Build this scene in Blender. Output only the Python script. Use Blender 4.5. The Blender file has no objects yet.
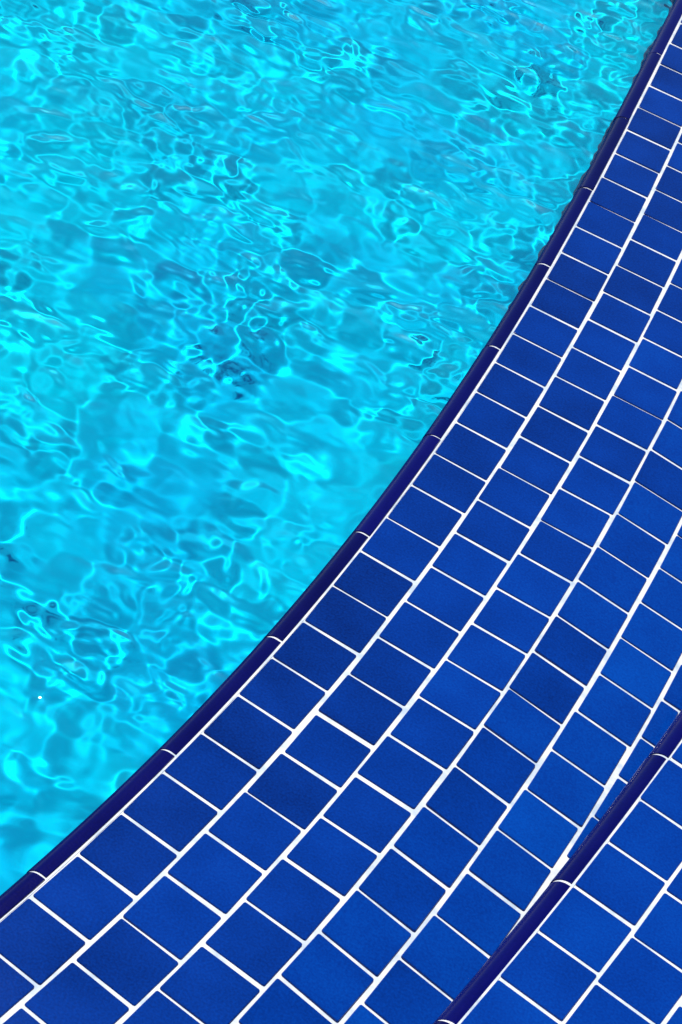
import bpy, numpy as np, math, time
from mathutils import Matrix, Vector
rng=np.random.default_rng(7)
# ---------------------------------------------------------------- measured layout (metres)
f=2600.;p=math.radians(39.6);rl=math.radians(23.3);H=2.6573
Cm=np.array([-10.5848,5.1792]);Rm=10.8163;th_m=-.14188
pc=np.array([12.8515141,.161244352,-.159137824,-.00115884469]);spc=np.array([.62396045,.60530506])
TA,TB=-.27263,-.01094;A0=-.272280;DA=.028978;Lm=.105
ph={1:-.000681,2:.002371,3:.003752}
r0_=np.array([1,0,0.]);u0_=np.array([0,math.sin(p),math.cos(p)]);Fv=np.array([0,math.cos(p),-math.sin(p)])
Rv=math.cos(rl)*r0_+math.sin(rl)*u0_;Uv=-math.sin(rl)*r0_+math.cos(rl)*u0_
def back(P,z=0.0):
    P=np.atleast_2d(np.array(P,float))
    d=(P[:,0:1]-341)*Rv+(512-P[:,1:2])*Uv+f*Fv
    return d[:,:2]*((H-z)/-d[:,2])[:,None]
T0=TA-.45;T1=TB+.45
def r0(t):
    x=np.clip(t,TA-.03,TB+.03)-th_m
    return Rm+np.polyval(pc,x)
def rstep(t):
    x=np.clip(t,TA-.1,TB+.1)-th_m
    return Rm+np.polyval(spc,x)
D0=0.0065
TS=math.tan(math.radians(6))
def zt(u): return np.where(u<3*Lm,0,-(u-3*Lm)*TS)
def pol(r,t,z):
    return np.stack([Cm[0]+r*np.cos(t),Cm[1]+r*np.sin(t),z+0*r],-1)
def mesh(name,V,F,mat,smooth=False,parent=None):
    me=bpy.data.meshes.new(name);V=np.asarray(V,np.float32).reshape(-1,3)
    F=[list(map(int,q)) for q in F] if not isinstance(F,np.ndarray) else F.tolist()
    me.from_pydata(V.tolist(),[],F);me.materials.append(mat)
    if smooth: me.polygons.foreach_set("use_smooth",[True]*len(me.polygons))
    me.update();o=bpy.data.objects.new(name,me);bpy.context.collection.objects.link(o)
    if parent: o.parent=parent
    return o
def grid(nu,nv,off=0):
    A_,B_=np.meshgrid(np.arange(nu-1),np.arange(nv-1),indexing='ij')
    q=A_*nv+B_
    return (np.stack([q,q+1,q+nv+1,q+nv],-1).reshape(-1,4)+off)
def empty(n):
    o=bpy.data.objects.new(n,None);bpy.context.collection.objects.link(o);return o
# ---------------------------------------------------------------- materials
def newmat(n):
    m=bpy.data.materials.new(n);m.use_nodes=True;nt=m.node_tree
    return m,nt,nt.nodes["Principled BSDF"]
def N(nt,t,**k):
    n=nt.nodes.new(t)
    for a_,b_ in k.items():
        if a_ in n.inputs: n.inputs[a_].default_value=b_
        else: setattr(n,a_,b_)
    return n
def tile_mat(name,dark,mid,light,rough,spec):
    m,nt,bs=newmat(name);L_=nt.links.new
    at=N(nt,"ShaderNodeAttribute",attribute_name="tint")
    tc=N(nt,"ShaderNodeTexCoord")
    n1=N(nt,"ShaderNodeTexNoise",Scale=9.,Detail=3.);L_(tc.outputs["Object"],n1.inputs["Vector"])
    n2=N(nt,"ShaderNodeTexNoise",Scale=260.,Detail=1.);L_(tc.outputs["Object"],n2.inputs["Vector"])
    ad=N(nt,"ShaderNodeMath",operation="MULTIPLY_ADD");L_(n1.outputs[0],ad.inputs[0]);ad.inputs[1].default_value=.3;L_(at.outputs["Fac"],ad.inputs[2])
    ad2=N(nt,"ShaderNodeMath",operation="MULTIPLY_ADD");L_(n2.outputs[0],ad2.inputs[0]);ad2.inputs[1].default_value=.3;L_(ad.outputs[0],ad2.inputs[2])
    ad3=N(nt,"ShaderNodeMath",operation="ADD");L_(ad2.outputs[0],ad3.inputs[0]);ad3.inputs[1].default_value=.08
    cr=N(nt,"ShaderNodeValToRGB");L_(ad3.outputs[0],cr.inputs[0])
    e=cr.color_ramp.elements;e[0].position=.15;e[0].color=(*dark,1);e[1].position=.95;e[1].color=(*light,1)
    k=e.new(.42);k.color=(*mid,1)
    L_(cr.outputs[0],bs.inputs["Base Color"])
    mr=N(nt,"ShaderNodeMapRange");L_(n1.outputs[0],mr.inputs[0]);mr.inputs[3].default_value=rough*.7;mr.inputs[4].default_value=rough*1.4
    L_(mr.outputs[0],bs.inputs["Roughness"]);bs.inputs["Specular IOR Level"].default_value=spec
    bp=N(nt,"ShaderNodeBump",Strength=.25,Distance=.0006);L_(n2.outputs[0],bp.inputs["Height"]);L_(bp.outputs[0],bs.inputs["Normal"])
    return m
TILE=tile_mat("blue_glazed_ceramic",(0.0,.012,.11),(.0,.034,.265),(.0,.095,.53),.13,.22)
TRIM=tile_mat("cobalt_glazed_ceramic",(0.0005,.0005,.05),(.0008,.001,.085),(.003,.002,.15),.14,.22)
GR,nt,bs=newmat("white_grout");tc=N(nt,"ShaderNodeTexCoord")
n1=N(nt,"ShaderNodeTexNoise",Scale=22.,Detail=5.,Roughness=.65);nt.links.new(tc.outputs["Object"],n1.inputs["Vector"])
cr=N(nt,"ShaderNodeValToRGB");nt.links.new(n1.outputs[0],cr.inputs[0]);cr.color_ramp.elements[0].position=.33;cr.color_ramp.elements[0].color=(.46,.56,.66,1);cr.color_ramp.elements[1].position=.55;cr.color_ramp.elements[1].color=(.78,.80,.82,1)
nt.links.new(cr.outputs[0],bs.inputs["Base Color"]);bs.inputs["Roughness"].default_value=.85;bs.inputs["Specular IOR Level"].default_value=.1
PL=bpy.data.materials.new("turquoise_pool_plaster");PL.use_nodes=True;nt=PL.node_tree;nt.nodes.clear()
o=N(nt,"ShaderNodeOutputMaterial");df=N(nt,"ShaderNodeBsdfDiffuse");nt.links.new(df.outputs[0],o.inputs[0]);tc=N(nt,"ShaderNodeTexCoord")
n1=N(nt,"ShaderNodeTexNoise",Scale=1.8,Detail=3.);nt.links.new(tc.outputs["Object"],n1.inputs["Vector"])
cr=N(nt,"ShaderNodeValToRGB");nt.links.new(n1.outputs[0],cr.inputs[0]);cr.color_ramp.elements[0].position=.32;cr.color_ramp.elements[0].color=(0.0,.58,.93,1);cr.color_ramp.elements[1].position=.66;cr.color_ramp.elements[1].color=(0.0,.74,.95,1)
nt.links.new(cr.outputs[0],df.inputs["Color"])
W=bpy.data.materials.new("clear_pool_water");W.use_nodes=True;nt=W.node_tree;nt.nodes.clear()
o=N(nt,"ShaderNodeOutputMaterial");g=N(nt,"ShaderNodeBsdfGlass",IOR=1.33,Roughness=0.0,Color=(.97,1,1,1));nt.links.new(g.outputs[0],o.inputs[0])
tc=N(nt,"ShaderNodeTexCoord");n0=N(nt,"ShaderNodeTexNoise",Scale=2.5,Detail=1.);nt.links.new(tc.outputs["Object"],n0.inputs["Vector"])
n1=N(nt,"ShaderNodeTexNoise",Scale=17.,Detail=.9,Roughness=.38,Distortion=.2);nt.links.new(tc.outputs["Object"],n1.inputs["Vector"])
mm=N(nt,"ShaderNodeMapRange");nt.links.new(n0.outputs[0],mm.inputs[0]);mm.inputs[1].default_value=.35;mm.inputs[2].default_value=.65;mm.inputs[3].default_value=.6;mm.inputs[4].default_value=1.25
mu=N(nt,"ShaderNodeMath",operation="MULTIPLY");nt.links.new(n1.outputs[0],mu.inputs[0]);nt.links.new(mm.outputs[0],mu.inputs[1])
bp=N(nt,"ShaderNodeBump",Strength=1.,Distance=.0145);nt.links.new(mu.outputs[0],bp.inputs["Height"]);nt.links.new(bp.outputs[0],g.inputs["Normal"])
CON,nt,bs=newmat("pale_concrete");tc=N(nt,"ShaderNodeTexCoord")
n1=N(nt,"ShaderNodeTexNoise",Scale=3.,Detail=6.);nt.links.new(tc.outputs["Object"],n1.inputs["Vector"])
cr=N(nt,"ShaderNodeValToRGB");nt.links.new(n1.outputs[0],cr.inputs[0]);cr.color_ramp.elements[0].color=(.25,.24,.22,1);cr.color_ramp.elements[1].color=(.42,.4,.37,1)
nt.links.new(cr.outputs[0],bs.inputs["Base Color"]);bs.inputs["Roughness"].default_value=.9
# ---------------------------------------------------------------- tiles
def template(w,l,bev=.0012,cr=.003,dep=.007):
    rings=[]
    for ins,z in ((0,-dep),(0,-bev),(bev*.35,-bev*.35),(bev*1.3,0)):
        pts=[]
        for sx,sy,a1 in ((1,1,0),(-1,1,90),(-1,-1,180),(1,-1,270)):
            for k in (0,45,90):
                an=math.radians(a1+k);rr=max(cr-ins,.0006)
                cx=sx*(w/2-ins-rr);cy=sy*(l/2-ins-rr)
                pts.append((cx+rr*math.cos(an),cy+rr*math.sin(an),z))
        rings.append(pts)
    V=np.array(rings).reshape(-1,3);F=[]
    for r_ in range(3):
        for k in range(12):
            k2=(k+1)%12;F.append([r_*12+k,r_*12+k2,(r_+1)*12+k2,(r_+1)*12+k])
    return V,F,[36+k for k in range(12)]
def build_tiles(name,items,mat,parent):
    VV=[];FF=[];tint=[];off=0
    for (pos,er,nrm,w,l,tn) in items:
        V,F,top=template(w,l)
        et=np.cross(nrm,er)
        M=np.stack([er,et,nrm])
        VV.append(V@M+pos);FF+= [[q+off for q in ff] for ff in F];FF.append([q+off for q in top])
        tint+= [tn]*48;off+=48
    ob=mesh(name,np.concatenate(VV),FF,mat,False,parent)
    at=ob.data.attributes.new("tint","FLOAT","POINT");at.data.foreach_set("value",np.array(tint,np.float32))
    return ob
GAP=.0064
def tile_rows(base,rowspec,zf,slope,phases,gaps={},lim=None,w=Lm,tint=lambda k:0):
    items=[]
    for k in rowspec:
        u=(k-.5)*w;rm=Rm+D0+u
        pt=DA/3*((Rm+.03)/(Rm+.03+(k-1)*Lm) if k>1 else 1)
        phs=phases.get(k,rng.uniform(0,pt))
        n0=int((T0-phs)/pt);n1=int((T1-phs)/pt)
        for n in range(n0,n1):
            t=phs+n*pt;sh=0
            if k in gaps and t>gaps[k][0]: sh=gaps[k][1]*.5
            elif k in gaps: sh=-gaps[k][1]*.5
            t+=sh/rm+rng.normal()*.0006/rm
            rr=base(t)+D0+u+rng.normal()*.0006
            ww=w-GAP+rng.normal()*.0006;ll=pt*rr-GAP+.001-abs(rng.normal()*.0008)
            if lim:
                ex=rr+ww/2-(lim(t)-.004)
                if ex>0:
                    if ex>ww-.012: continue
                    ww-=ex;rr-=ex/2
            sl=slope(u)+np.clip(rng.normal(),-2,2)*.006;tl=np.clip(rng.normal(),-2,2)*.006
            er=np.array([math.cos(t),math.sin(t),0]);e_t=np.array([-er[1],er[0],0])
            nrm=np.array([0,0,1.])+er*(-math.tan(sl))+e_t*tl
            nrm/=np.linalg.norm(nrm);er2=er-nrm*(er@nrm);er2/=np.linalg.norm(er2)
            dd=(base(t+.001)-base(t-.001))/.002/rm
            an=-math.atan(dd)+rng.normal()*.005;et2=np.cross(nrm,er2);er2=er2*math.cos(an)+et2*math.sin(an)
            pos=np.array([Cm[0]+rr*er[0],Cm[1]+rr*er[1],zf(rr-base(t)-D0)+rng.normal()*.0001])
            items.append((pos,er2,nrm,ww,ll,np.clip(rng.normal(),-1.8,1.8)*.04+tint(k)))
    return items
deck=empty("tiled_pool_edge")
sl=lambda u: 0 if u<3*Lm else -math.radians(6)
gth=back([(345,722),(386,790)])-Cm;gt=np.arctan2(gth[:,1],gth[:,0])
items=tile_rows(r0,range(1,8),lambda u:float(zt(np.array(u))),sl,ph,{2:(gt[0],.004),3:(gt[1],.004)},lim=rstep,tint=lambda k:{1:-.04,2:-.02,3:0.0,4:.04}.get(k,.10))  # outer rows coloured lighter, standing in for sky sheen on a water film
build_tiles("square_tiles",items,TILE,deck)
NT=500;ts=np.linspace(T0,T1,NT)
def strip(name,us,zs,base,mat,parent,smooth=False):
    tt=ts[:,None]+0*us[None];rr=base(tt)+us[None]
    V=pol(rr,tt,zs[None]+0*tt);return mesh(name,V,grid(NT,len(us))[:,::-1],mat,smooth,parent)
GZ=-.0021
us=np.array([-.03,0,.02,3*Lm,7*Lm]);
strip("grout_bed",us+D0-.004,np.array([-.1,GZ,GZ,GZ,GZ-4*Lm*TS]),r0,GR,deck)
def bullnose(name,base,zt_,RAD,flat,plen,phs,parent,drop):
    pr=[(-RAD,-drop),(-RAD,-RAD)]+[(-RAD*math.cos(q),-RAD+RAD*math.sin(q)) for q in np.linspace(.15,math.pi/2,9)]+[(flat-.001,0),(flat,-.0015),(flat,-.008)]
    pr=np.array(pr)
    VV=[];FF=[];tint=[];off=0
    n0=int((T0-phs)/plen);n1=int((T1-phs)/plen);K=9
    for n in range(n0,n1):
        gap=.0017/Rm
        t=np.linspace(phs+n*plen+gap,phs+(n+1)*plen-gap,K)
        t=np.concatenate([[t[0]],[t[0]+.0008/Rm],t[1:-1],[t[-1]-.0008/Rm],[t[-1]]]);ins=np.array([.0007]+[0]*(K)+[.0007])
        KK=len(t)
        P=pr[None]*1.0+0*t[:,None,None]
        cen=np.array([flat*.2,-RAD]);dirv=P-cen;P=P-dirv/np.maximum(np.linalg.norm(dirv,axis=-1,keepdims=True),1e-6)*ins[:,None,None]
        tt=t[:,None]+0*P[...,0];dz=rng.normal()*.0004;dr=rng.normal()*.0006
        V=pol(base(tt)+P[...,0]+dr,tt,0*tt)
        V[...,2]=P[...,1]+zt_+dz
        VV.append(V.reshape(-1,3));FF+=grid(KK,len(pr),off)[:,::-1].tolist()
        m=len(pr);FF.append([off+q for q in range(m)]);FF.append([off+(KK-1)*m+q for q in range(m)][::-1])
        tint+=[rng.normal()*.08]*(KK*m);off+=KK*m
    ob=mesh(name,np.concatenate(VV),FF,TRIM,True,parent)
    try: ob.data.set_sharp_from_angle(angle=math.radians(38))
    except Exception: pass
    at=ob.data.attributes.new("tint","FLOAT","POINT");at.data.foreach_set("value",np.array(tint,np.float32))
    us=pr[:11,0]+.0014;zs=pr[:11,1]-.0012+zt_
    us=np.append(us,[flat+.003]);zs=np.append(zs,[zt_-.0019])
    strip(name+"_grout",us,zs,base,GR,parent,True)
bullnose("bullnose_trim",lambda t:r0(t)-.004,.0005,.0195,.0100,DA,A0%DA,deck,.16)
step=empty("tiled_step")
HSR=1.1*Lm
stp=back([(553,873)],HSR)-Cm;sph=float(np.arctan2(stp[0,1],stp[0,0]))
bullnose("bullnose_trim",lambda t:rstep(t)+.022,HSR+.0005,.022,.005,DA,sph,step,.03)
sb=lambda t:rstep(t)+.022-D0+.004
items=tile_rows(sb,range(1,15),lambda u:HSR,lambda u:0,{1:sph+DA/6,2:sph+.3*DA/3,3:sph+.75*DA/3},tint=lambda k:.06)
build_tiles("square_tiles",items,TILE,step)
strip("grout_bed",np.array([.002,15*Lm]),np.array([HSR+GZ]*2),lambda t:rstep(t)+.022,GR,step)
strip("riser",np.array([0.003,0.003,.01]),np.array([-.2,HSR-.02,HSR-.01]),rstep,TRIM,step)
strip("ground",np.array([15*Lm,60]),np.array([HSR-.004]*2),rstep,CON,None)
# basin
basin=empty("pool_basin")
DEPTH=.62
q=np.linspace(0,math.pi/2,12);CV=.3
strip("pool_wall",np.concatenate([[0.0],-CV+CV*np.cos(q)]),np.concatenate([[-.1],-DEPTH+CV-CV*np.sin(q)]),r0,PL,basin,True)
strip("pool_floor",np.linspace(-Rm+.5,-CV,40),np.full(40,-DEPTH),r0,PL,basin)
# water
corner=back([(0,0),(682,0),(0,1024),(682,1024)])
g4=corner-Cm;ct=np.arctan2(g4[:,1],g4[:,0]);cr_=np.hypot(*g4.T)
dr=.0085
nr=int((Rm-cr_[0]+.35)/dr);rin=np.linspace(Rm-nr*dr,Rm+.02,nr)
rad=np.concatenate([np.linspace(.5,rin[0]-.1,40),rin])
tin=np.arange(ct.min()-.03,ct.max()+.06,.009/Rm)
tan_=np.concatenate([np.linspace(T0,tin[0]-.01,30),tin,np.linspace(tin[-1]+.01,T1,30)])
RR,TT=np.meshgrid(rad,tan_,indexing='ij')
P=pol(RR,TT,0*RR);X=P[...,0];Y=P[...,1];Z=0*X
wr=np.random.default_rng(5)
def warp(s,am,sd):
    w_=np.random.default_rng(sd);o=0
    for k in range(6):
        an=w_.uniform(0,6.28);kk=6.28/(s*w_.uniform(.6,1.6));o=o+np.sin(kk*(X*math.cos(an)+Y*math.sin(an))+w_.uniform(0,6.28))
    return o*am/2.4
wx=X+warp(.45,.014,1);wy=Y+warp(.45,.014,2);mask=np.clip(.92+.2*warp(.9,1,5),.75,1.06)
def band(n,l0,l1,rms):
    o=0
    for k in range(n):
        lam=l0*(l1/l0)**wr.uniform();an=wr.uniform(0,2*math.pi);kk=2*math.pi/lam
        o=o+(rms*2/math.sqrt(n)/kk)*np.sin(kk*(wx*math.cos(an)+wy*math.sin(an))+wr.uniform(0,6.28))
    return o
Z=band(26,.2,.6,.015)+mask*band(50,.07,.16,.024)
P[...,2]=-.022+Z*np.clip((Rm+.03-RR)/.15,.25,1)
water=mesh("pool_water",P,grid(len(rad),len(tan_))[:,::-1],W,True)
# ---------------------------------------------------------------- light
el=math.radians(60);sd=np.array([-.58,.8146]);sd/=np.linalg.norm(sd);az=math.atan2(sd[0],sd[1])
tos=Vector((math.cos(el)*sd[0],math.cos(el)*sd[1],math.sin(el)))
sun=bpy.data.lights.new("sun","SUN");sun.energy=4.9;sun.angle=math.radians(.5);sun.color=(1,.96,.9)
so=bpy.data.objects.new("sun",sun);bpy.context.collection.objects.link(so);so.rotation_euler=tos.to_track_quat('Z','Y').to_euler()
w=bpy.data.worlds.new("World");bpy.context.scene.world=w;w.use_nodes=True;nt=w.node_tree
sk=nt.nodes.new("ShaderNodeTexSky");sk.sky_type='NISHITA';sk.sun_disc=False;sk.sun_elevation=el;sk.sun_rotation=az
sk.dust_density=.2;sk.ozone_density=5
bg=nt.nodes["Background"];bg.inputs[1].default_value=.08;nt.links.new(sk.outputs[0],bg.inputs[0])
sun.cycles.is_caustics_light=True;sun.cycles.max_bounces=1;water.cycles.is_caustics_caster=True
for o_ in bpy.data.objects:
    if o_.name.startswith("pool_floor") or o_.name.startswith("pool_wall"): o_.cycles.is_caustics_receiver=True
# ---------------------------------------------------------------- camera
cam=bpy.data.cameras.new("camera");co=bpy.data.objects.new("camera",cam);bpy.context.collection.objects.link(co)
cam.sensor_fit='VERTICAL';cam.sensor_height=24;cam.lens=f/1024*24;cam.clip_end=500;cam.clip_start=.05
cam.dof.use_dof=True;cam.dof.focus_distance=4.1;cam.dof.aperture_fstop=18
co.matrix_world=Matrix(((Rv[0],Uv[0],-Fv[0],0),(Rv[1],Uv[1],-Fv[1],0),(Rv[2],Uv[2],-Fv[2],H),(0,0,0,1)))
sc=bpy.context.scene;sc.camera=co
sc.view_settings.view_transform='Standard';sc.view_settings.look='None';sc.view_settings.exposure=0
